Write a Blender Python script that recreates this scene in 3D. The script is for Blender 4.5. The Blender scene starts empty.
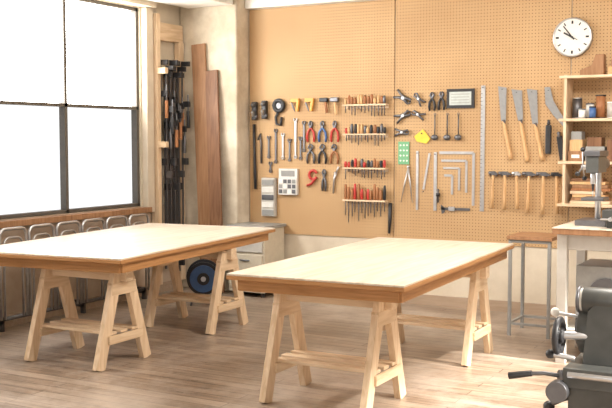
import bpy, bmesh, math, random
from mathutils import Vector, Matrix, Euler
random.seed(7)
scn=bpy.context.scene
# ------------------------------------------------------------ materials
def newmat(name):
    m=bpy.data.materials.new(name); m.use_nodes=True
    nt=m.node_tree; b=nt.nodes['Principled BSDF']; return m,nt,b
def setspec(b,v):
    if 'Specular IOR Level' in b.inputs: b.inputs['Specular IOR Level'].default_value=v
def plain(name,col,rough=.5,metal=0,var=.08,scale=25,spec=.5):
    m,nt,b=newmat(name); n=nt.nodes; l=nt.links
    tc=n.new('ShaderNodeTexCoord'); no=n.new('ShaderNodeTexNoise'); no.inputs['Scale'].default_value=scale
    no.inputs['Detail'].default_value=4
    r=n.new('ShaderNodeValToRGB')
    r.color_ramp.elements[0].position=.3; r.color_ramp.elements[1].position=.7
    r.color_ramp.elements[0].color=[c*(1-var) for c in col]+[1]
    r.color_ramp.elements[1].color=[min(1,c*(1+var)) for c in col]+[1]
    l.new(tc.outputs['Object'],no.inputs['Vector']); l.new(no.outputs['Fac'],r.inputs['Fac'])
    l.new(r.outputs['Color'],b.inputs['Base Color'])
    b.inputs['Roughness'].default_value=rough; b.inputs['Metallic'].default_value=metal; setspec(b,spec)
    return m
def wood(name,c1,c2,stretch=(18,18,1.5),rough=.5,spec=.4):
    m,nt,b=newmat(name); n=nt.nodes; l=nt.links
    tc=n.new('ShaderNodeTexCoord'); mp=n.new('ShaderNodeMapping'); mp.inputs['Scale'].default_value=stretch
    no=n.new('ShaderNodeTexNoise'); no.inputs['Scale'].default_value=2.2; no.inputs['Detail'].default_value=6; no.inputs['Distortion'].default_value=.6
    r=n.new('ShaderNodeValToRGB'); r.color_ramp.elements[0].position=.3; r.color_ramp.elements[1].position=.7
    r.color_ramp.elements[0].color=c1+(1,); r.color_ramp.elements[1].color=c2+(1,)
    l.new(tc.outputs['Object'],mp.inputs['Vector']); l.new(mp.outputs['Vector'],no.inputs['Vector'])
    l.new(no.outputs['Fac'],r.inputs['Fac']); l.new(r.outputs['Color'],b.inputs['Base Color'])
    b.inputs['Roughness'].default_value=rough; setspec(b,spec)
    return m
def emit(name,col,s):
    m=bpy.data.materials.new(name); m.use_nodes=True; nt=m.node_tree
    for x in list(nt.nodes): nt.nodes.remove(x)
    o=nt.nodes.new('ShaderNodeOutputMaterial'); e=nt.nodes.new('ShaderNodeEmission')
    e.inputs['Color'].default_value=col+(1,); e.inputs['Strength'].default_value=s
    nt.links.new(e.outputs[0],o.inputs[0]); return m
M={}
M['top']=wood('plywood_top',(.55,.46,.36),(.78,.70,.59),(13,.9,9),rough=.28,spec=.5)
M['edge']=wood('plywood_edge',(.36,.17,.06),(.50,.26,.105),(2,2,30),rough=.5)
M['pine']=wood('pine',(.62,.44,.27),(.80,.63,.45),(16,16,1.6))
M['pineX']=wood('pine_x',(.62,.44,.27),(.80,.63,.45),(1.6,16,16))
M['pineY']=wood('pine_y',(.58,.41,.25),(.76,.59,.41),(16,1.6,16))
M['dwood']=wood('dark_wood',(.15,.065,.03),(.26,.13,.065),(16,16,1.3))
M['mwood']=wood('mid_wood',(.26,.13,.06),(.40,.215,.11),(16,16,1.3))
M['skirt']=wood('skirting_wood',(.36,.26,.18),(.44,.33,.24),(1.6,16,16))
M['handle']=wood('handle_wood',(.58,.34,.15),(.74,.48,.25),(60,60,5))
M['handle2']=wood('handle_dark_wood',(.30,.12,.05),(.42,.19,.08),(60,60,5))
M['steel']=plain('steel',(.55,.55,.56),.34,.9)
M['blade']=plain('saw_blade_steel',(.36,.36,.36),.38,.85)
M['dsteel']=plain('dark_steel',(.16,.16,.17),.4,.8)
M['frame']=plain('window_frame_paint',(.10,.088,.075),.5)
M['black']=plain('black_metal',(.022,.022,.025),.42)
M['rubber']=plain('black_rubber',(.03,.03,.032),.7)
M['red']=plain('red_paint',(.50,.045,.035),.4)
M['blue']=plain('blue_paint',(.06,.14,.34),.4)
M['yellow']=plain('yellow_paint',(.85,.58,.05),.4)
M['green']=plain('green_plastic',(.16,.42,.22),.5)
M['orange']=plain('orange_paint',(.72,.34,.06),.45)
M['white']=plain('white_paint',(.84,.82,.77),.5,var=.03)
M['cream']=plain('cream_enamel',(.60,.54,.43),.45,var=.05)
M['grey']=plain('grey_enamel',(.30,.30,.29),.4)
M['lgrey']=plain('light_grey_enamel',(.52,.50,.46),.45,var=.04)
M['mgreen']=plain('machine_paint',(.07,.072,.068),.36,var=.25,scale=9)
M['screen']=plain('screen_glass',(.55,.60,.58),.15)
M['clear']=plain('organiser_plastic',(.72,.71,.68),.25)
# plaster
def plaster(name,c1,c2,sc=2.5):
    m,nt,b=newmat(name); n=nt.nodes; l=nt.links
    tc=n.new('ShaderNodeTexCoord'); no=n.new('ShaderNodeTexNoise'); no.inputs['Scale'].default_value=sc; no.inputs['Detail'].default_value=8; no.inputs['Roughness'].default_value=.6
    r=n.new('ShaderNodeValToRGB'); r.color_ramp.elements[0].position=.35; r.color_ramp.elements[1].position=.65
    r.color_ramp.elements[0].color=c1+(1,); r.color_ramp.elements[1].color=c2+(1,)
    l.new(tc.outputs['Object'],no.inputs['Vector']); l.new(no.outputs['Fac'],r.inputs['Fac']); l.new(r.outputs['Color'],b.inputs['Base Color'])
    bp=n.new('ShaderNodeBump'); bp.inputs['Strength'].default_value=.15; l.new(no.outputs['Fac'],bp.inputs['Height']); l.new(bp.outputs[0],b.inputs['Normal'])
    b.inputs['Roughness'].default_value=.85; setspec(b,.2); return m
M['plaster']=plaster('plaster',(.56,.48,.37),(.68,.60,.48))
M['colplaster']=plaster('column_plaster',(.50,.42,.31),(.74,.66,.54),3.5)
M['ceil']=plaster('ceiling_paint',(.72,.69,.64),(.78,.75,.70))
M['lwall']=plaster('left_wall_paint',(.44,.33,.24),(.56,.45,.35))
# pegboard
def pegboard():
    m,nt,b=newmat('pegboard'); n=nt.nodes; l=nt.links
    tc=n.new('ShaderNodeTexCoord'); sp=n.new('ShaderNodeSeparateXYZ'); l.new(tc.outputs['Object'],sp.inputs[0])
    def mth(op,a,bv=None):
        x=n.new('ShaderNodeMath'); x.operation=op
        if isinstance(a,(int,float)): x.inputs[0].default_value=a
        else: l.new(a,x.inputs[0])
        if bv is not None:
            if isinstance(bv,(int,float)): x.inputs[1].default_value=bv
            else: l.new(bv,x.inputs[1])
        return x.outputs[0]
    P=.03
    def cell(o): return mth('SUBTRACT',mth('FRACT',mth('DIVIDE',o,P)),.5)
    cx=cell(sp.outputs['X']); cz=cell(sp.outputs['Z'])
    d=mth('SQRT',mth('ADD',mth('MULTIPLY',cx,cx),mth('MULTIPLY',cz,cz)))
    hole=mth('LESS_THAN',d,.155)
    no=n.new('ShaderNodeTexNoise'); no.inputs['Scale'].default_value=1.3; no.inputs['Detail'].default_value=5; l.new(tc.outputs['Object'],no.inputs['Vector'])
    r=n.new('ShaderNodeValToRGB'); r.color_ramp.elements[0].position=.3; r.color_ramp.elements[1].position=.7
    r.color_ramp.elements[0].color=(.48,.30,.15,1); r.color_ramp.elements[1].color=(.58,.385,.205,1)
    l.new(no.outputs['Fac'],r.inputs['Fac'])
    mx=n.new('ShaderNodeMix'); mx.data_type='RGBA'
    l.new(hole,mx.inputs[0]); l.new(r.outputs['Color'],mx.inputs[6]); mx.inputs[7].default_value=(.17,.095,.045,1)
    l.new(mx.outputs[2],b.inputs['Base Color']); b.inputs['Roughness'].default_value=.6; setspec(b,.3)
    return m
M['peg']=pegboard()
# floor boards
def floorboards():
    m,nt,b=newmat('floor_boards'); n=nt.nodes; l=nt.links
    tc=n.new('ShaderNodeTexCoord'); br=n.new('ShaderNodeTexBrick')
    l.new(tc.outputs['Object'],br.inputs['Vector'])
    br.inputs['Scale'].default_value=1; br.inputs['Brick Width'].default_value=2.4; br.inputs['Row Height'].default_value=.11
    br.inputs['Mortar Size'].default_value=.004; br.inputs['Mortar Smooth'].default_value=.3
    br.inputs['Color1'].default_value=(.27,.195,.14,1); br.inputs['Color2'].default_value=(.40,.31,.235,1); br.inputs['Mortar'].default_value=(.09,.06,.042,1)
    mp=n.new('ShaderNodeMapping'); mp.inputs['Scale'].default_value=(1.2,14,1); l.new(tc.outputs['Object'],mp.inputs['Vector'])
    no=n.new('ShaderNodeTexNoise'); no.inputs['Scale'].default_value=1.6; no.inputs['Detail'].default_value=8; no.inputs['Roughness'].default_value=.65; l.new(mp.outputs[0],no.inputs['Vector'])
    n2=n.new('ShaderNodeTexNoise'); n2.inputs['Scale'].default_value=1.3; n2.inputs['Detail'].default_value=7; n2.inputs['Roughness'].default_value=.7; l.new(tc.outputs['Object'],n2.inputs['Vector'])
    r=n.new('ShaderNodeValToRGB'); r.color_ramp.elements[0].position=.3; r.color_ramp.elements[1].position=.72
    r.color_ramp.elements[0].color=(.50,.475,.45,1); r.color_ramp.elements[1].color=(1.2,1.2,1.2,1); l.new(no.outputs['Fac'],r.inputs['Fac'])
    mx=n.new('ShaderNodeMix'); mx.data_type='RGBA'; mx.blend_type='MULTIPLY'; mx.inputs[0].default_value=1
    l.new(br.outputs['Color'],mx.inputs[6]); l.new(r.outputs['Color'],mx.inputs[7])
    r2=n.new('ShaderNodeValToRGB'); r2.color_ramp.elements[0].position=.46; r2.color_ramp.elements[1].position=.66
    r2.color_ramp.elements[0].color=(0,0,0,1); r2.color_ramp.elements[1].color=(.6,.6,.6,1); l.new(n2.outputs['Fac'],r2.inputs['Fac'])
    m2=n.new('ShaderNodeMix'); m2.data_type='RGBA'; l.new(r2.outputs['Color'],m2.inputs[0]); l.new(mx.outputs[2],m2.inputs[6]); m2.inputs[7].default_value=(.54,.46,.39,1)
    l.new(m2.outputs[2],b.inputs['Base Color'])
    rr=n.new('ShaderNodeMapRange'); rr.inputs['To Min'].default_value=.20; rr.inputs['To Max'].default_value=.46; l.new(no.outputs['Fac'],rr.inputs[0]); l.new(rr.outputs[0],b.inputs['Roughness'])
    bp=n.new('ShaderNodeBump'); bp.inputs['Strength'].default_value=.2; bp.inputs['Distance'].default_value=.01; l.new(no.outputs['Fac'],bp.inputs['Height']); l.new(bp.outputs[0],b.inputs['Normal'])
    return m
M['floor']=floorboards()
M['pane']=emit('frosted_pane',(1,.965,.91),20.0)
M['pane2']=emit('frosted_pane_low',(.975,.99,1.0),1.15)
M['lamp']=emit('lamp_tube',(1,.96,.9),6.0)

# ------------------------------------------------------------ builder
class B:
    def __init__(s,name): s.name=name; s.bm=bmesh.new(); s.mats=[]
    def mi(s,k):
        if k not in s.mats: s.mats.append(k)
        return s.mats.index(k)
    def _tag(s,vs,k,smooth=False):
        i=s.mi(k); fs=set()
        for v in vs:
            for f in v.link_faces: fs.add(f)
        for f in fs: f.material_index=i; f.smooth=smooth
    def box(s,c,size,k,rot=None):
        mt=Matrix.Translation(c)
        if rot is not None: mt=mt@(rot if isinstance(rot,Matrix) else Euler(rot).to_matrix().to_4x4())
        mt=mt@Matrix.Diagonal((size[0],size[1],size[2],1))
        r=bmesh.ops.create_cube(s.bm,size=1,matrix=mt); s._tag(r['verts'],k); return s
    def b2(s,lo,hi,k):
        lo=Vector(lo);hi=Vector(hi); return s.box((lo+hi)/2,hi-lo,k)
    def beam(s,p,q,w,h,k,side=(0,1,0)):
        p=Vector(p);q=Vector(q); z=(q-p); L=z.length; z.normalize()
        a=Vector(side); a=(a-z*a.dot(z)).normalized(); c=z.cross(a)
        m=Matrix((a,c,z)).transposed().to_4x4(); m.translation=(p+q)/2
        r=bmesh.ops.create_cube(s.bm,size=1,matrix=m@Matrix.Diagonal((w,h,L,1))); s._tag(r['verts'],k); return s
    def cyl(s,p,q,r1,k,r2=None,seg=16):
        p=Vector(p);q=Vector(q); d=q-p; r2=r1 if r2 is None else r2
        m=d.to_track_quat('Z','Y').to_matrix().to_4x4(); m.translation=(p+q)/2
        r=bmesh.ops.create_cone(s.bm,cap_ends=True,segments=seg,radius1=r1,radius2=r2,depth=d.length,matrix=m)
        s._tag(r['verts'],k,True)
        for v in r['verts']:
            for f in v.link_faces:
                if len(f.verts)>4: f.smooth=False
        return s
    def sph(s,c,r,k,sc=(1,1,1)):
        m=Matrix.Translation(c)@Matrix.Diagonal((sc[0],sc[1],sc[2],1))
        x=bmesh.ops.create_uvsphere(s.bm,u_segments=16,v_segments=10,radius=r,matrix=m); s._tag(x['verts'],k,True); return s
    def tube(s,pts,r,k,seg=8,closed=False):
        pts=[Vector(p) for p in pts]; n=len(pts); rings=[]; 
        up=None
        for i in range(n):
            a=pts[(i-1)%n] if (closed or i>0) else pts[i]; b=pts[(i+1)%n] if (closed or i<n-1) else pts[i]
            t=(b-a).normalized()
            if up is None: up=t.orthogonal().normalized()
            up=(up-t*up.dot(t)).normalized(); c=t.cross(up)
            rr=r[i] if isinstance(r,(list,tuple)) else r
            rings.append([s.bm.verts.new(pts[i]+(up*math.cos(2*math.pi*j/seg)+c*math.sin(2*math.pi*j/seg))*rr) for j in range(seg)])
        idx=s.mi(k)
        for i in range(n if closed else n-1):
            A=rings[i];Bq=rings[(i+1)%n]
            for j in range(seg):
                f=s.bm.faces.new((A[j],A[(j+1)%seg],Bq[(j+1)%seg],Bq[j])); f.smooth=True; f.material_index=idx
        if not closed:
            for R_,rev in ((rings[0],True),(rings[-1],False)):
                f=s.bm.faces.new(list(reversed(R_)) if rev else R_); f.material_index=idx
        return s
    def ring(s,c,R,r,k,axis='Y',n=24,seg=8,a0=0,a1=360):
        pts=[]; cl=(a1-a0)>=360
        N=n if cl else n+1
        for i in range(N):
            a=math.radians(a0+(a1-a0)*i/n); u,v=R*math.cos(a),R*math.sin(a)
            o={'Y':(u,0,v),'X':(0,u,v),'Z':(u,v,0)}[axis]; pts.append(Vector(c)+Vector(o))
        return s.tube(pts,r,k,seg,cl)
    def poly(s,pts,y0,y1,k):
        f1=[s.bm.verts.new((x,y0,z)) for x,z in pts]; f2=[s.bm.verts.new((x,y1,z)) for x,z in pts]
        idx=s.mi(k); n=len(pts); fs=[s.bm.faces.new(f1),s.bm.faces.new(list(reversed(f2)))]
        for i in range(n): fs.append(s.bm.faces.new((f1[(i+1)%n],f1[i],f2[i],f2[(i+1)%n])))
        for f in fs: f.material_index=idx
        return s
    def done(s,bevel=0):
        bmesh.ops.recalc_face_normals(s.bm,faces=s.bm.faces[:])
        me=bpy.data.meshes.new(s.name)
        xs=[v.co for v in s.bm.verts]
        lo=Vector([min(v[i] for v in xs) for i in range(3)]); hi=Vector([max(v[i] for v in xs) for i in range(3)])
        o0=Vector(((lo.x+hi.x)/2,(lo.y+hi.y)/2,lo.z))
        bmesh.ops.translate(s.bm,verts=s.bm.verts[:],vec=-o0)
        s.bm.to_mesh(me); s.bm.free()
        for k in s.mats: me.materials.append(M[k])
        ob=bpy.data.objects.new(s.name,me); ob.location=o0; scn.collection.objects.link(ob)
        if bevel:
            md=ob.modifiers.new('bevel','BEVEL'); md.width=bevel; md.segments=2; md.limit_method='ANGLE'
        return ob
WY=8.75; LX=-6.2; RX=2.2; CZ=3.35; FY=-2.5
# ------------------------------------------------------------ room shell
B('floor').b2((LX-.2,FY,-.1),(RX+.2,WY+.2,0),'floor').done()
B('ceiling').b2((LX-.2,FY,CZ),(RX+.2,WY+.2,CZ+.1),'ceil').done()
B('wall_back').b2((LX-.2,WY,0),(RX+.2,WY+.2,CZ),'plaster').done()
w0,w1,wz0,wz1=3.05,7.84,.92,2.92
w=B('wall_left')
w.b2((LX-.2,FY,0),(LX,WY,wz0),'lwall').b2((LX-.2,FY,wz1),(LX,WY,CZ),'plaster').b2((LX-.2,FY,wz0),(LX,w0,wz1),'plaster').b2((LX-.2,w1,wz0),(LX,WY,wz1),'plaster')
w.done()
r=B('wall_right')
r.b2((RX,FY,0),(RX+.2,WY,.95),'plaster').b2((RX,FY,2.9),(RX+.2,WY,CZ),'plaster').b2((RX,FY,.95),(RX+.2,2.0,2.9),'plaster').b2((RX,7.0,.95),(RX+.2,WY,2.9),'plaster')
r.done()
g=B('window_1')
mull=[3.05,4.0,4.95,5.88,6.78,7.82]
zs=[wz0+.02,1.915,wz1-.02]
for a,b_ in zip(mull[:-1],mull[1:]):
    g.b2((LX-.10,a,zs[0]),(LX-.09,b_,zs[1]),'pane2'); g.b2((LX-.10,a,zs[1]),(LX-.09,b_,zs[2]),'pane')
for y in mull: g.b2((LX-.10,y-.018,wz0),(LX-.02,y+.018,wz1),'frame')
for z in zs: g.b2((LX-.10,w0,z-.015),(LX-.02,w1,z+.015),'frame')
g.done()
g=B('window_2')
for i in range(6): g.b2((RX+.02,2.0+i-.02,.95),(RX+.06,2.0+i+.02,2.9),'frame')
for z in (.97,2.88): g.b2((RX+.02,2,z-.02),(RX+.06,7,z+.02),'frame')
g.done()
B('trim_1').b2((LX,2.9,.86),(LX+.09,7.9,.915),'mwood').done(.004)
B('trim_2').b2((LX,2.9,2.93),(LX+.12,7.97,3.03),'plaster').done(.004)
B('trim_3').b2((LX,7.86,.86),(LX+.07,7.97,2.925),'plaster').done(.004)
B('baseboard_left').b2((LX,0,0),(LX+.02,8.45,.1),'skirt').done()
for i,(a,b_) in enumerate([(-5.462,-3.804),(-3.794,-2.107),(-2.097,1.0)]):
    B('trim_%d'%(4+i)).b2((a,WY-.012,.62),(b_,WY-.001,2.955),'peg').done(.001)
B('baseboard_back').b2((-5.46,WY-.03,.0),(2.1,WY-.001,.10),'skirt').done()
B('trim_8').b2((-5.46,WY-.10,2.96),(2.1,WY-.001,3.07),'white').done(.004)
B('column').b2((-6.19,8.50,0),(-5.47,WY-.001,CZ-.001),'colplaster').done(.02)
B('ceiling_beam').b2((LX+.13,7.4,2.98),(-5.5,8.49,3.12),'white').done(.01)
# ------------------------------------------------------------ tables & trestles
def table(cx,cy,wd,ln,rot,zt=.80):
    R_=Matrix.Translation((cx,cy,0))@Matrix.Rotation(math.radians(rot),4,'Z')
    t=B('work_table_top')
    def bx(c,s,k):
        m=R_@Matrix.Translation(c)@Matrix.Diagonal((s[0],s[1],s[2],1))
        r_=bmesh.ops.create_cube(t.bm,size=1,matrix=m); t._tag(r_['verts'],k)
    bx((0,0,zt-.006),(wd,ln,.012),'top'); bx((0,0,zt-.0245),(wd+.004,ln+.004,.025),'edge')
    hx,hy=wd/2-.05,ln/2-.07
    for sx in (-1,1): bx((sx*hx,0,zt-.073),(.03,2*hy,.073),'edge')
    for sy in (-1,1): bx((0,sy*hy,zt-.073),(2*hx,.03,.073),'edge')
    bx((0,0,zt-.0725),(2*hx-.04,2*hy-.04,.071),'pineX')
    return t.done(.003)
table(-5.0,6.26,1.34,2.50,6)
table(-2.68,6.07,1.13,2.42,2.5)
def trestle(x0,x1,yc,span=.52,zt=.69):
    t=B('sawhorse_trestle')
    t.b2((x0-.03,yc-.04,zt-.09),(x1+.03,yc+.04,zt),'pineX')
    for x in (x0+.04,x1-.04):
        for s in (-1,1):
            t.beam((x,yc+s*(span/2),.0),(x,yc+s*.055,zt-.015),.045,.088,'pine',side=(1,0,0))
        z=.20; f=1-z/zt
        t.beam((x+.03,yc-span/2*f,z),(x+.03,yc+span/2*f,z),.02,.06,'pineY',side=(1,0,0))
        t.beam((x,yc-.13,zt-.14),(x,yc+.13,zt-.14),.05,.09,'pineY',side=(1,0,0))
    for d in (-.12,0,.12):
        t.b2((x0+.02,yc+d-.035,.232),(x1-.02,yc+d+.035,.252),'pineX')
    o=t.done(.004); return o
trestle(-5.12,-4.40,5.38); trestle(-5.16,-4.44,6.80)
trestle(-3.05,-2.30,5.24); trestle(-3.02,-2.22,6.74)
# ------------------------------------------------------------ wall tools
Y=WY-.014
def peg(b,x,z): b.cyl((x,Y,z),(x,Y-.03,z),.004,'dsteel',seg=6)
def clock(x,z,r):
    b=B('wall_clock'); b.cyl((x,Y,z),(x,Y-.04,z),r,'steel',seg=48); b.cyl((x,Y-.035,z),(x,Y-.043,z),r*.92,'white',seg=48)
    b.ring((x,Y-.042,z),r*.96,r*.045,'steel',n=48)
    for i in range(12):
        a=math.radians(30*i); p=Vector((math.sin(a),0,math.cos(a)))
        c=Vector((x,Y-.044,z)); b.beam(c+p*r*.68,c+p*r*.84,.016 if i%3==0 else .010,.002,'black',side=p.cross(Vector((0,1,0))))
    c=Vector((x,Y-.047,z))
    for ang,L,wd in ((-60,.50,.014),(-38,.74,.010),(142,.16,.010),(118,.3,.005)):
        a=math.radians(ang); p=Vector((math.sin(a),0,math.cos(a))); b.beam(c,c+p*r*L,wd,.003,'black',side=p.cross(Vector((0,1,0))))
    b.cyl((x,Y-.044,z),(x,Y-.052,z),.009,'black'); b.done()
clock(-2.085,2.50,.172)
def saw(tx,tz,jx,jz,ex,ez,wt,wj,kind=0):
    b=B('hand_saw'); 
    y0,y1=Y-.016,Y-.013
    b.poly([(tx-wt/2,tz),(tx+wt/2,tz-.015),(jx+wj/2,jz),(jx-wj/2,jz)],y0,y1,'blade')
    d=Vector((ex-jx,0,ez-jz)); n=8
    b.cyl((jx,Y-.015,jz+.01),(jx+d.x*.1,Y-.015,jz+d.z*.1),.014,'dsteel')
    b.tube([Vector((jx,Y-.016,jz))+d*(i/n) for i in range(n+1)],[.013,.015,.018,.018,.017,.017,.018,.021,.018],'handle',10)
    peg(b,tx,tz-.03); b.done()
saw(-2.72,2.09,-2.705,1.77,-2.63,1.42,.080,.045)
saw(-2.585,2.06,-2.545,1.77,-2.475,1.40,.10,.045)
saw(-2.445,2.06,-2.41,1.74,-2.335,1.41,.095,.05)
b=B('billhook'); b.poly([(-2.33,2.07),(-2.28,2.07),(-2.25,1.95),(-2.19,1.85),(-2.13,1.76),(-2.10,1.66),(-2.16,1.72),(-2.25,1.82),(-2.32,1.92)],Y-.016,Y-.012,'blade'); peg(b,-2.295,2.04); b.done()
b=B('bench_brush'); b.box((-2.285,Y-.025,1.60),(.05,.04,.26),'black'); b.cyl((-2.285,Y-.025,1.73),(-2.285,Y-.025,1.78),.016,'black',.010); b.done(.012)
b=B('hand_file'); b.beam((-2.19,Y-.02,1.63),(-2.155,Y-.02,1.42),.05,.02,'black',side=(1,0,0)); b.cyl((-2.19,Y-.02,1.62),(-2.195,Y-.02,1.67),.015,'dsteel'); b.done(.006)
b=B('steel_ruler'); b.b2((-2.925,Y-.006,.93),(-2.885,Y-.002,2.10),'steel'); 
for i in range(30): b.b2((-2.925,Y-.0075,.98+i*.036),(-2.91,Y-.006,.984+i*.036),'black')
peg(b,-2.905,2.08); b.done()
def hammer(x,L=.36,zt=1.30,hk='dsteel',w=.10,tilt=0):
    b=B('claw_hammer'); zb=zt-L
    b.tube([(x+tilt,Y-.03,zb),(x+tilt*.7,Y-.03,zb+.1),(x+tilt*.3,Y-.03,zt-.12),(x,Y-.03,zt-.01)],[.017,.016,.012,.013],'handle',10)
    b.box((x,Y-.03,zt-.005),(w*.4,.028,.034),hk)
    b.cyl((x-w*.2,Y-.03,zt-.005),(x-w*.52,Y-.03,zt-.005),.017,hk); b.poly([(x+w*.18,zt+.010),(x+w*.55,zt-.012),(x+w*.56,zt-.02),(x+w*.18,zt-.022)],Y-.042,Y-.018,hk)
    b.cyl((x-.03,Y,zt-.030),(x-.03,Y-.05,zt-.030),.004,'dsteel',seg=6); b.cyl((x+.03,Y,zt-.030),(x+.03,Y-.05,zt-.030),.004,'dsteel',seg=6)
    b.done()
for i,(x,L,w,k) in enumerate([(-2.79,.33,.08,'dsteel'),(-2.68,.34,.11,'dsteel'),(-2.57,.33,.08,'steel'),(-2.455,.36,.12,'dsteel'),(-2.325,.37,.12,'dsteel'),(-2.205,.36,.09,'black')]): hammer(x,L,1.295,k,w,.01*(i%3-1))
b=B('framed_gauge'); b.box((-3.12,Y-.012,1.985),(.27,.022,.18),'black'); b.box((-3.12,Y-.025,1.985),(.215,.006,.125),'screen')
for i in range(4): b.box((-3.12,Y-.029,2.025-i*.027),(.18,.002,.006),'grey')
b.done(.004)
def clampg(x,z,rot=0,s=1,k='dsteel'):
    b=B('spring_clamp'); 
    def P(u,v):
        a=math.radians(rot); return (x+s*(u*math.cos(a)-v*math.sin(a)),Y-.02,z+s*(u*math.sin(a)+v*math.cos(a)))
    b.tube([P(-.11,.05),P(-.04,.02),P(.02,.01),P(.08,.03),P(.10,.0)],[.014*s,.016*s,.020*s,.014*s,.010*s],k)
    b.tube([P(-.11,-.05),P(-.04,-.015),P(.02,-.01),P(.08,-.03),P(.10,-.005)],[.014*s,.016*s,.020*s,.014*s,.010*s],k)
    b.cyl((P(0,0)[0],Y,P(0,0)[2]),(P(0,0)[0],Y-.04,P(0,0)[2]),.018*s,'steel'); b.done()
clampg(-3.70,2.0,-30,.85); clampg(-3.54,1.99,130,.65); clampg(-3.70,1.83,25,.8); clampg(-3.545,1.84,160,.65); clampg(-3.71,1.67,0,.7)
def pincers(x,z,L,k,open_=.035,hk=None,name='pliers',jaw=.03):
    hk=hk or k; b=B(name); zt=z; piv=zt-L*.28
    for s in (-1,1):
        b.tube([(x-s*.006,Y-.016,piv),(x+s*open_*.8,Y-.016,piv-L*.25),(x+s*open_,Y-.016,piv-L*.5),(x+s*open_*.85,Y-.016,zt-L)],[.009,.012,.013,.010],hk,8)
        b.tube([(x-s*.002,Y-.016,piv),(x+s*jaw*.6,Y-.016,piv+L*.10),(x+s*jaw*.4,Y-.016,piv+L*.2),(x+s*.004,Y-.016,zt)],[.011,.012,.010,.005],'dsteel',8)
    b.cyl((x,Y,piv),(x,Y-.03,piv),.014,'dsteel'); b.done()
pincers(-3.405,2.05,.175,'black',.028); pincers(-3.31,2.055,.175,'black',.028)
for x in (-3.375,-3.25,-3.14):
    b=B('measuring_scoop'); b.cyl((x,Y-.015,1.83),(x,Y-.015,1.64),.006,'dsteel',seg=8); b.sph((x,Y-.022,1.62),.036,'dsteel',(1,.6,.8)); b.ring((x,Y-.015,1.84),.010,.003,'dsteel',n=12); b.done()
b=B('speed_square'); b.poly([(-3.59,1.63),(-3.50,1.70),(-3.42,1.61),(-3.46,1.56),(-3.56,1.58)],Y-.012,Y-.004,'yellow'); b.cyl((-3.51,Y,1.66),(-3.51,Y-.025,1.66),.006,'dsteel'); b.done(.002)
b=B('template_gauge'); b.b2((-3.755,Y-.008,1.36),(-3.64,Y-.002,1.58),'green')
for i in range(4):
    for j in range(3): b.cyl((-3.73+j*.034,Y-.008,1.395+i*.05),(-3.73+j*.034,Y-.010,1.395+i*.05),.009,'white',seg=10)
b.done()
def lsq(pts,wd=.022,k='steel',name='try_square'):
    b=B(name)
    for p,q in zip(pts[:-1],pts[1:]): b.beam((p[0],Y-.006,p[1]),(q[0],Y-.006,q[1]),.005,wd,k,side=(0,1,0))
    peg(b,pts[0][0],pts[0][1]-.02); b.done()
b=B('compass_divider')
for s,e in ((-1,-3.72),(1,-3.60)): b.tube([(-3.645,Y-.015,1.33),((e-3.645)/2,Y-.015,1.17),(e,Y-.015,.99)],[.009,.008,.003],'steel')
b.sph((-3.645,Y-.015,1.335),.016,'steel'); b.done()
lsq([(-3.555,1.49),(-3.555,.92)],.024,'steel','straight_edge')
lsq([(-3.49,1.12),(-3.43,1.47)],.02,'steel','straight_edge')
lsq([(-3.37,1.48),(-3.37,.92)],.030,'steel','straight_edge')
b=B('framing_square')
for pts,wd in (([(-3.33,1.475),(-2.99,1.475),(-2.99,.98)],.026),([(-3.31,1.40),(-3.06,1.40),(-3.06,1.10)],.022),([(-3.29,1.33),(-3.13,1.33),(-3.13,1.12)],.020),([(-3.28,1.26),(-3.20,1.26),(-3.20,1.08)],.022)):
    for p,q in zip(pts[:-1],pts[1:]): b.beam((p[0],Y-.006,p[1]),(q[0],Y-.006,q[1]),.005,wd,'steel',side=(0,1,0))
b.done()
b=B('marking_gauge'); b.cyl((-3.335,Y-.02,1.13),(-3.335,Y-.02,1.0),.010,'dsteel'); b.cyl((-3.335,Y-.02,1.09),(-3.335,Y-.02,1.06),.02,'black'); b.done()
b=B('vernier_caliper'); b.b2((-3.31,Y-.010,.93),(-3.02,Y-.004,.955),'dsteel'); b.poly([(-3.31,.98),(-3.27,.95),(-3.27,.91),(-3.30,.89)],Y-.010,Y-.004,'dsteel'); b.box((-3.2,Y-.012,.943),(.06,.014,.04),'steel'); b.done()
def plane_tool(x,z,name='hand_plane'):
    b=B(name); b.box((x,Y-.03,z),(.055,.05,.19),'black'); b.sph((x,Y-.065,z+.06),.024,'dsteel'); b.box((x,Y-.065,z-.03),(.03,.035,.06),'steel',rot=(.5,0,0)); b.cyl((x-.03,Y-.04,z-.06),(x+.04,Y-.04,z-.06),.016,'dsteel'); b.done(.008)
plane_tool(-5.38,1.90); plane_tool(-5.26,1.91)
b=B('tape_reel'); b.ring((-5.09,Y-.025,1.95),.055,.022,'black'); b.cyl((-5.09,Y,1.95),(-5.09,Y-.03,1.95),.03,'dsteel'); b.tube([(-5.09,Y-.02,1.90),(-5.13,Y-.02,1.83),(-5.12,Y-.02,1.76),(-5.07,Y-.02,1.75),(-5.06,Y-.02,1.83)],.014,'black'); b.done()
def drill(x,z,k):
    b=B('staple_gun'); b.box((x,Y-.025,z+.05),(.10,.035,.04),k); b.beam((x+.035,Y-.025,z+.04),(x+.02,Y-.025,z-.06),.03,.030,k,side=(0,1,0)); b.tube([(x-.045,Y-.025,z+.035),(x-.02,Y-.025,z-.03),(x,Y-.025,z-.06)],.009,'dsteel'); b.done(.006)
drill(-4.895,1.95,'orange'); drill(-4.73,1.95,'orange'); 
b=B('hand_plane'); b.box((-4.565,Y-.025,2.0),(.09,.04,.04),'black'); b.cyl((-4.55,Y-.025,1.99),(-4.53,Y-.025,1.87),.014,'handle2'); b.done(.006)
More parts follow.
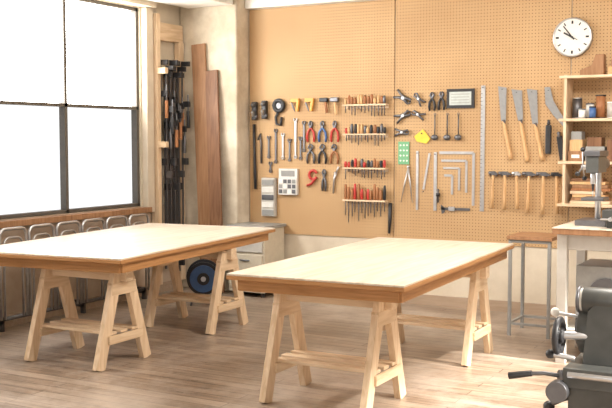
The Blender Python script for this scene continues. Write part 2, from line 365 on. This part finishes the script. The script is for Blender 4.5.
b=B('mallet'); b.box((-4.44,Y-.03,2.0),(.09,.045,.045),'dsteel'); b.cyl((-4.44,Y-.03,1.98),(-4.42,Y-.03,1.85),.013,'handle'); b.done(.006)
b=B('long_rasp'); b.tube([(-5.395,Y-.02,1.76),(-5.39,Y-.02,1.45),(-5.385,Y-.02,1.25),(-5.38,Y-.02,1.08)],[.016,.014,.018,.016],'black'); b.done()
b=B('pry_bar'); b.tube([(-5.35,Y-.015,1.60),(-5.32,Y-.015,1.66),(-5.31,Y-.015,1.55),(-5.31,Y-.015,1.35)],.010,'dsteel'); b.done()
def wrench(x,zt,L,k='steel'):
    b=B('spanner'); b.beam((x,Y-.012,zt-.02),(x,Y-.012,zt-L+.02),.006,.018,k,side=(0,1,0)); b.ring((x,Y-.012,zt-L+.012),.014,.007,k,n=12); b.ring((x,Y-.012,zt-.008),.017,.008,k,n=10,a0=-240,a1=60); b.done()
for x,zt,L,k in ((-5.22,1.63,.22,'dsteel'),(-5.135,1.70,.34,'dsteel'),(-5.05,1.66,.26,'steel'),(-4.97,1.60,.22,'dsteel'),(-4.90,1.81,.40,'steel'),(-4.84,1.62,.22,'dsteel'),(-5.20,1.36,.10,'dsteel'),(-4.80,1.78,.3,'dsteel')): wrench(x,zt,L,k)
for x,k in ((-4.72,'red'),(-4.585,'blue'),(-4.445,'red')): pincers(x,1.79,.215,k,.042)
for x,k in ((-4.72,'dsteel'),(-4.585,'black'),(-4.45,'handle2')): pincers(x,1.555,.20,k,.042,jaw=.045,name='nippers')
b=B('pipe_cutter'); b.ring((-4.69,Y-.02,1.24),.045,.014,'red',a0=20,a1=330); b.tube([(-4.65,Y-.02,1.22),(-4.71,Y-.02,1.15),(-4.76,Y-.02,1.13)],.013,'red'); b.done()
pincers(-4.565,1.30,.22,'dsteel',.02,name='adjustable_wrench')
b=B('adjustable_wrench'); b.tube([(-4.46,Y-.015,1.06),(-4.45,Y-.015,1.2),(-4.43,Y-.015,1.27)],[.009,.012,.02],'steel'); b.tube([(-4.43,Y-.015,1.26),(-4.40,Y-.015,1.33)],.010,'steel'); b.done()
b=B('bit_organiser'); b.b2((-5.09,Y-.04,1.03),(-4.87,Y-.001,1.20),'clear'); b.b2((-5.09,Y-.03,1.20),(-4.87,Y-.001,1.30),'clear')
for i in range(3):
    for j in range(4): b.b2((-5.08+j*.052,Y-.046,1.045+i*.052),(-5.04+j*.052,Y-.04,1.085+i*.052),['dsteel','grey','white','dsteel'][(i+j)%4])
b.b2((-5.06,Y-.034,1.22),(-4.9,Y-.03,1.28),'grey')
b.done(.003)
b=B('parts_bin_strip'); b.b2((-5.29,Y-.05,.80),(-5.13,Y-.001,1.20),'lgrey')
for i in range(5): b.b2((-5.28,Y-.06,.815+i*.078),(-5.14,Y-.05,.87+i*.078),['grey','clear','dsteel','clear','grey'][i])
b.done(.003)
def rack(z,x0=-4.33,x1=-3.86,hk=('red','handle','dsteel','handle2','orange'),up=.075,dn=.05,seed=0):
    rnd=random.Random(seed); b=B('screwdriver_rack')
    b.b2((x0,Y-.075,z-.012),(x1,Y-.001,z+.004),'pineX'); b.b2((x0,Y-.012,z-.035),(x1,Y-.001,z-.012),'pineX')
    n=13
    for i in range(n):
        x=x0+.025+(x1-x0-.05)*i/(n-1)+rnd.uniform(-.005,.005); k=rnd.choice(hk); h=up*rnd.uniform(.75,1.35); d=dn*rnd.uniform(.8,2.4)
        y=Y-.045
        b.tube([(x,y,z+.004),(x,y,z+.02),(x,y,z+h*.7),(x,y,z+h)],[.010,.015,.016,.011],k,8)
        b.cyl((x,y,z+.004),(x,y,z-d),.005,'dsteel',seg=6)
    b.done()
rack(1.945,seed=1,hk=('handle','red','dsteel','handle2')); rack(1.655,seed=2,hk=('red','dsteel','handle','handle2','black')); rack(1.32,seed=3,hk=('handle','handle2','black','dsteel','red')); rack(1.0,seed=4,up=.13,dn=.10,hk=('handle2','red','handle2','black'))
b=B('chisel_roll'); b.tube([(-3.83,Y-.02,.98),(-3.835,Y-.02,.8),(-3.84,Y-.02,.68)],[.02,.018,.012],'black'); b.done()
# ------------------------------------------------------------ shelf right
b=B('wall_shelf_unit')
b.b2((-2.10,WY-.26,1.02),(-2.075,WY-.013,2.16),'pine'); b.b2((-1.30,WY-.26,1.02),(-1.275,WY-.013,2.16),'pine')
for z in (1.03,1.40,1.77,2.14): b.b2((-2.14,WY-.27,z-.012),(-1.24,WY-.013,z+.012),'pineX')
b.done(.003)
b=B('wood_bracket_scrap'); b.poly([(-1.98,2.153),(-1.78,2.153),(-1.78,2.33),(-1.85,2.33),(-1.88,2.24),(-1.98,2.20)],WY-.2,WY-.1,'mwood'); b.done(.004)
b=B('wood_block_stack'); b.b2((-1.74,WY-.22,2.153),(-1.5,WY-.06,2.22),'handle'); b.b2((-1.72,WY-.2,2.22),(-1.55,WY-.08,2.28),'mwood'); b.done(.004)
def tin(x,z,r,h,k,lid,y=WY-.14,name='paint_tin'):
    b=B(name); b.cyl((x,y,z),(x,y,z+h),r,k,seg=20); b.cyl((x,y,z+h),(x,y,z+h+.012),r*1.04,lid,seg=20); b.ring((x,y,z+.006),r,.003,lid,axis='Z'); b.done()
tin(-2.01,1.783,.042,.17,'dsteel','steel'); tin(-1.90,1.783,.035,.12,'clear','dsteel',name='glass_jar'); tin(-1.81,1.783,.04,.19,'handle2','black'); tin(-1.72,1.783,.035,.13,'lgrey','white',name='glue_bottle')
tin(-1.95,1.783,.03,.07,'white','grey',WY-.22,'glass_jar'); tin(-1.86,1.783,.028,.09,'blue','black',WY-.22,'glue_bottle')
b=B('parts_box'); b.b2((-2.06,WY-.24,1.413),(-1.93,WY-.06,1.50),'mwood'); b.b2((-2.03,WY-.245,1.44),(-1.96,WY-.24,1.47),'white'); b.b2((-2.05,WY-.23,1.50),(-1.94,WY-.07,1.60),'handle'); b.b2((-2.04,WY-.22,1.60),(-1.95,WY-.08,1.67),'grey'); b.done(.004)
b=B('parts_box'); b.b2((-1.91,WY-.24,1.413),(-1.75,WY-.06,1.54),'grey'); b.b2((-1.86,WY-.245,1.45),(-1.80,WY-.24,1.48),'white'); b.b2((-1.90,WY-.22,1.54),(-1.78,WY-.08,1.62),'dwood'); b.done(.004)
b=B('parts_box'); b.b2((-1.73,WY-.24,1.413),(-1.55,WY-.06,1.60),'dwood'); b.b2((-1.68,WY-.245,1.47),(-1.60,WY-.24,1.51),'white'); b.done(.004)
b=B('wood_offcut_stack'); 
for i in range(8): b.b2((-2.04+.01*(i%3),WY-.23,1.043+i*.028),(-1.70-.02*(i%4),WY-.08,1.068+i*.028),['pineX','mwood','handle','pineX','handle2','mwood','handle','dwood'][i])
b.done(.002)
# ------------------------------------------------------------ stand
b=B('tall_metal_stand')
x0,x1,y0,y1,h=-2.33,-1.98,7.68,8.08,.82
b.b2((x0-.01,y0-.01,h-.03),(x1+.01,y1+.01,h),'mwood')
for x in (x0+.015,x1-.015):
    for y in (y0+.015,y1-.015): b.b2((x-.013,y-.013,0),(x+.013,y+.013,h-.03),'grey')
for z in (.10,):
    for y in (y0+.015,y1-.015): b.b2((x0+.02,y-.01,z-.01),(x1-.02,y+.01,z+.01),'grey')
    for x in (x0+.015,x1-.015): b.b2((x-.01,y0+.02,z-.01),(x+.01,y1-.02,z+.01),'grey')
for y in (y0+.015,y1-.015): b.b2((x0+.02,y-.01,h-.055),(x1-.02,y+.01,h-.03),'grey')
b.done(.002)
# ------------------------------------------------------------ bench + drill press
b=B('machine_bench')
b.b2((-1.76,6.85,.93),(-.5,7.60,.975),'mwood'); b.b2((-1.76,6.845,.97),(-.5,7.605,.98),'top')
for x in (-1.70,-.60):
    for y in (6.93,7.52): b.b2((x-.035,y-.035,0),(x+.035,y+.035,.93),'lgrey')
b.b2((-1.70,6.91,.82),(-.6,6.95,.93),'lgrey'); b.b2((-1.70,7.50,.82),(-.6,7.54,.93),'lgrey'); b.b2((-1.72,6.91,.22),(-.58,7.54,.25),'lgrey')
b.b2((-1.62,7.0,.25),(-1.2,7.45,.70),'grey'); b.b2((-1.1,7.0,.25),(-.7,7.45,.55),'cream')
b.cyl((-1.41,6.98,.50),(-1.41,7.0,.50),.12,'dsteel',seg=24); b.cyl((-1.41,6.96,.50),(-1.41,6.98,.50),.05,'steel')
b.done(.004)
b=B('bench_drill_press'); cx,cy=-1.54,7.2
b.box((cx,cy,1.0),(.22,.30,.04),'dsteel'); b.cyl((cx,cy+.1,1.02),(cx,cy+.1,1.50),.022,'steel')
b.box((cx,cy,1.17),(.16,.2,.022),'dsteel'); b.box((cx,cy+.02,1.42),(.09,.28,.12),'mgreen'); b.box((cx,cy+.02,1.50),(.11,.30,.04),'dsteel')
b.cyl((cx,cy-.08,1.36),(cx,cy-.08,1.28),.02,'steel'); b.cyl((cx,cy-.08,1.28),(cx,cy-.08,1.23),.012,'black',.006); b.cyl((cx,cy-.08,1.23),(cx,cy-.08,1.19),.004,'steel')
b.cyl((cx-.045,cy-.05,1.40),(cx-.09,cy-.05,1.40),.020,'steel')
for a in (80,200,320):
    a=math.radians(a); q=(cx-.09,cy-.05+.13*math.cos(a),1.40+.13*math.sin(a)); b.cyl((cx-.08,cy-.05,1.40),q,.006,'steel'); b.sph(q,.018,'black')
b.cyl((cx,cy+.16,1.42),(cx,cy+.28,1.42),.045,'dsteel')
b.done(.004)
b=B('bench_vise'); vx=-1.36; b.box((vx,7.05,1.01),(.10,.16,.06),'mgreen'); b.box((vx,7.03,1.07),(.14,.05,.08),'mgreen'); b.box((vx,6.93,1.07),(.14,.04,.08),'mgreen'); b.cyl((vx,7.1,1.05),(vx,6.84,1.05),.015,'steel'); b.cyl((vx-.07,6.85,1.05),(vx+.07,6.85,1.05),.006,'steel'); b.done(.004)
# ------------------------------------------------------------ lathe foreground
b=B('wood_lathe'); 
b.box((-.86,4.66,.24),(.40,.40,.48),'mgreen'); b.box((-.86,4.66,.03),(.50,.5,.06),'black')
b.b2((-1.08,4.44,.46),(-.3,4.86,.55),'mgreen')
b.poly([(-1.02,.55),(-.72,.55),(-.74,.80),(-.80,.84),(-.96,.84),(-1.0,.80)],4.56,4.80,'mgreen')
b.cyl((-1.05,4.68,.70),(-.95,4.68,.70),.12,'mgreen',seg=32); b.cyl((-1.065,4.68,.70),(-1.05,4.68,.70),.09,'dsteel',seg=32)
b.cyl((-1.03,4.62,.845),(-.75,4.62,.845),.062,'mgreen',seg=32); b.cyl((-1.045,4.62,.845),(-1.03,4.62,.845),.055,'white',seg=32); b.cyl((-1.055,4.62,.845),(-1.045,4.62,.845),.020,'black')
b.ring((-1.05,4.62,.845),.056,.009,'dsteel',axis='X')
for i in range(8):
    a=math.radians(45*i); b.cyl((-1.046,4.62+.038*math.cos(a),.845+.038*math.sin(a)),(-1.052,4.62+.038*math.cos(a),.845+.038*math.sin(a)),.006,'dsteel',seg=8)
b.cyl((-1.14,4.54,.68),(-1.0,4.58,.68),.02,'steel'); b.ring((-1.12,4.52,.68),.078,.016,'black',axis='X'); b.cyl((-1.13,4.52,.68),(-1.10,4.52,.68),.032,'black')
for a in range(0,360,120):
    r_=math.radians(a+20); b.cyl((-1.12,4.52,.68),(-1.12,4.52+.075*math.cos(r_),.68+.075*math.sin(r_)),.012,'black')
b.cyl((-1.05,4.62,.76),(-1.15,4.60,.775),.008,'steel'); b.sph((-1.16,4.60,.778),.022,'white')
b.cyl((-1.0,4.58,.49),(-1.11,4.50,.49),.035,'dsteel'); b.tube([(-1.07,4.52,.49),(-1.18,4.50,.50),(-1.29,4.50,.485)],.011,'dsteel'); b.tube([(-1.24,4.50,.493),(-1.35,4.49,.47)],[.015,.018],'black'); 
b.tube([(-1.0,4.62,.40),(-1.1,4.55,.38),(-1.17,4.55,.34)],.016,'dsteel'); b.sph((-1.17,4.55,.33),.028,'black')
b.cyl((-1.04,4.50,.585),(-1.14,4.48,.60),.013,'steel'); b.sph((-1.15,4.48,.60),.022,'black')
b.cyl((-1.10,4.40,.44),(-1.10,4.46,.44),.05,'dsteel',seg=24); b.cyl((-1.06,4.45,.52),(-.6,4.45,.52),.018,'steel')
b.box((-.62,4.66,.86),(.12,.16,.10),'dsteel'); b.cyl((-.68,4.66,.86),(-.8,4.66,.90),.02,'steel')
b.done(.008)
# ------------------------------------------------------------ corner
b=B('steel_cabinet')
b.b2((-5.45,8.30,.05),(-5.02,8.70,.70),'cream'); b.b2((-5.43,8.285,.10),(-5.04,8.30,.44),'cream'); b.b2((-5.43,8.285,.46),(-5.04,8.30,.68),'lgrey')
b.b2((-5.47,8.28,.70),(-5.0,8.715,.73),'grey'); b.cyl((-5.30,8.27,.57),(-5.18,8.27,.57),.008,'dsteel'); b.cyl((-5.30,8.27,.38),(-5.18,8.27,.38),.008,'dsteel')
for x in (-5.40,-5.07):
    for y in (8.35,8.65): b.cyl((x-.012,y,.026),(x+.012,y,.026),.025,'rubber')
b.done(.006)
b=B('hose_reel'); c=Vector((-5.38,7.75,.26))
d=Vector((.55,-.835,0)).normalized()
def disc(off,R_,k='black'): 
    p=c+d*off; b.cyl(p,p+d*.02,R_,k,seg=32)
disc(-.09,.17); disc(.07,.16); disc(.091,.13,'blue'); b.cyl(c-d*.08,c+d*.08,.12,'blue',seg=32); b.cyl(c+d*.11,c+d*.12,.06,'black'); b.cyl(c+d*.12,c+d*.13,.025,'steel')
s_=Vector((d.y,-d.x,0))
for s in (-1,1): b.tube([c+s_*.12*s-Vector((0,0,.25))-d*.1,c-d*.1+Vector((0,0,0)) ],.011,'dsteel'); b.tube([c+s_*.12*s-Vector((0,0,.25))-d*.1,c+s_*.12*s-Vector((0,0,.25))+d*.12],.011,'dsteel')
b.done()
for n,(xb,xt,yb,yt,ht,wd,k) in enumerate([(-5.76,-5.93,8.38,8.478,2.60,.17,'mwood'),(-5.60,-5.76,8.33,8.47,2.32,.15,'dwood')]):
    b=B('wood_plank'); b.beam((xb,yb,.012),(xt,yt,ht),wd,.026,k,side=(1,0,0)); b.done(.003)
b=B('clamp_rack'); 
b.b2((-6.19,7.99,.1),(-6.10,8.05,2.88),'pine')
for z in (2.30,1.55): b.b2((-6.19,8.05,z-.04),(-6.15,8.48,z+.04),'pineY')
b.b2((-6.19,8.05,2.62),(-6.13,8.48,2.80),'pineY')
b.b2((-6.19,8.40,.1),(-6.12,8.48,2.62),'pine')
b.b2((-6.10,7.99,1.52),(-6.0,8.04,1.58),'pineX'); b.b2((-6.10,7.99,2.27),(-6.0,8.04,2.33),'pineX')
b.done(.004)
b=B('bar_clamp_set')
for i in range(10):
    y=8.075+i*.034; x=-6.125+.05*(i%2); zt=2.42-.06*(i%3); L=1.85+.1*((i*5)%4)
    b.box((x,y,zt-L/2),(.012,.024,L),'dsteel')
    b.box((x+.045,y,zt-.03),(.10,.028,.05),'black'); b.box((x+.045,y,zt-.35-.1*(i%4)),(.10,.030,.06),'black')
    b.cyl((x+.075,y,zt-.42-.1*(i%4)),(x+.075,y,zt-.25-.1*(i%4)),.009,'dsteel'); b.cyl((x+.075,y,zt-.60-.1*(i%4)),(x+.075,y,zt-.42-.1*(i%4)),.018,['handle2','black','dsteel','handle2','black'][i%5])
    b.box((x+.03,y,zt-1.05-.07*(i%3)),(.07,.03,.07),['black','dsteel'][i%2])
    b.box((x+.03,y,zt-L+.1),(.06,.03,.07),'red' if i%4==0 else 'black')
b.done(.002)
# ------------------------------------------------------------ hairpin pipe radiator
b=B('pipe_radiator')
def hair(y0,y1,h,x,r=.013):
    rr=.06; pts=[(x,y0,.10),(x,y0,h-rr)]
    for i in range(1,7): a=math.pi/2*i/6; pts.append((x,y0+rr-rr*math.cos(a),h-rr+rr*math.sin(a)))
    for i in range(0,6): a=math.pi/2*(1-i/6); pts.append((x,y1-rr+rr*math.cos(a),h-rr+rr*math.sin(a)))
    pts+=[(x,y1,h-rr),(x,y1,.10)]; b.tube(pts,r,'steel')
for i in range(6):
    y=5.78+i*.335; hair(y,y+.30,.855,-6.05); hair(y+.045,y+.255,.78,-6.05,.010)
for z in (.10,.70): b.cyl((-6.07,5.72,z),(-6.07,7.80,z),.018 if z<.5 else .010,'dsteel')
for y in (5.8,6.8,7.7): b.b2((-6.19,y-.015,.06),(-6.05,y+.015,.12),'dsteel'); b.b2((-6.09,y-.015,0),(-6.05,y+.015,.1),'dsteel')
b.done()
def fchair(y):
    b=B('folding_chair'); w_=.20; xw=-6.08
    def up(hh,ww,x0,x1,n=6):
        pts=[(x0,y-ww,.012)]; r_=.07
        xt=lambda z:x0+(x1-x0)*z/hh
        pts.append((xt(hh-r_),y-ww,hh-r_))
        for i in range(1,n): 
            a=math.pi/2*i/n; pts.append((xt(hh),y-ww+r_-r_*math.cos(a),hh-r_+r_*math.sin(a)))
        for i in range(0,n):
            a=math.pi/2*(1-i/n); pts.append((xt(hh),y+ww-r_+r_*math.cos(a),hh-r_+r_*math.sin(a)))
        pts+= [(xt(hh-r_),y+ww,hh-r_),(x0,y+ww,.012)]; return pts
    b.tube(up(.86,w_,xw+.10,xw-.01),.011,'black'); b.tube(up(.60,w_-.035,xw+.03,xw+.08),.010,'black')
    b.box((xw+.012,y,.73),(.012,2*w_-.04,.13),'black',rot=(0,-.12,0)); b.box((xw+.11,y,.42),(.025,2*w_-.09,.36),'black',rot=(0,-.1,0))
    b.cyl((xw+.09,y-w_,.12),(xw+.09,y+w_,.12),.008,'black'); b.done()
fchair(5.42)
for i,(x,y) in enumerate(((.2,4.6),(-4.3,3.2),(-1.6,1.5))):
    b=B('ceiling_light'); b.b2((x-.08,y-.62,CZ-.06),(x+.08,y+.62,CZ-.001),'white'); b.cyl((x,y-.6,CZ-.08),(x,y+.6,CZ-.08),.018,'lamp'); b.done()
def area(name,loc,target,sx,sy,p,col):
    L=bpy.data.lights.new(name,'AREA'); L.shape='RECTANGLE'; L.size=sx; L.size_y=sy; L.energy=p; L.color=col
    o=bpy.data.objects.new(name,L); o.location=loc; o.rotation_euler=(Vector(target)-Vector(loc)).to_track_quat('-Z','Y').to_euler(); scn.collection.objects.link(o); return o
area('overhead_fill',(-1.0,6.0,3.25),(-1.4,5.9,0),1.2,1.6,170,(1,.94,.86))  # out-of-view fill light added to brighten the floor on the right
area('rear_fill',(-1.5,-2.2,2.2),(-3,6,1.2),4,2,35,(1,.95,.88))  # soft fill added at the open rear side, no window is built there
sl=bpy.data.lights.new('sun','SUN'); sl.energy=16.0; sl.angle=math.radians(5); sl.color=(1,.95,.87)
so=bpy.data.objects.new('sun',sl); so.location=(6,3,5); so.rotation_euler=Vector((-1,.08,-.60)).to_track_quat('-Z','Y').to_euler(); scn.collection.objects.link(so)
wd=bpy.data.worlds.new('world'); scn.world=wd; wd.use_nodes=True
bg=wd.node_tree.nodes['Background']; bg.inputs['Color'].default_value=(1,.96,.91,1); bg.inputs['Strength'].default_value=1.0
th=math.radians(28.7); ph=math.radians(3.8); f=970
F=Vector((-math.sin(th)*math.cos(ph),math.cos(th)*math.cos(ph),-math.sin(ph))); R=Vector((math.cos(th),math.sin(th),0)); U=R.cross(F)
cd=bpy.data.cameras.new('camera'); co=bpy.data.objects.new('camera',cd); scn.collection.objects.link(co)
cd.lens=36*f/612; cd.sensor_width=36; m=Matrix((R,U,-F)).transposed().to_4x4(); m.translation=(0,0,1.6); co.matrix_world=m
scn.camera=co
scn.view_settings.view_transform='Standard'; scn.view_settings.exposure=0
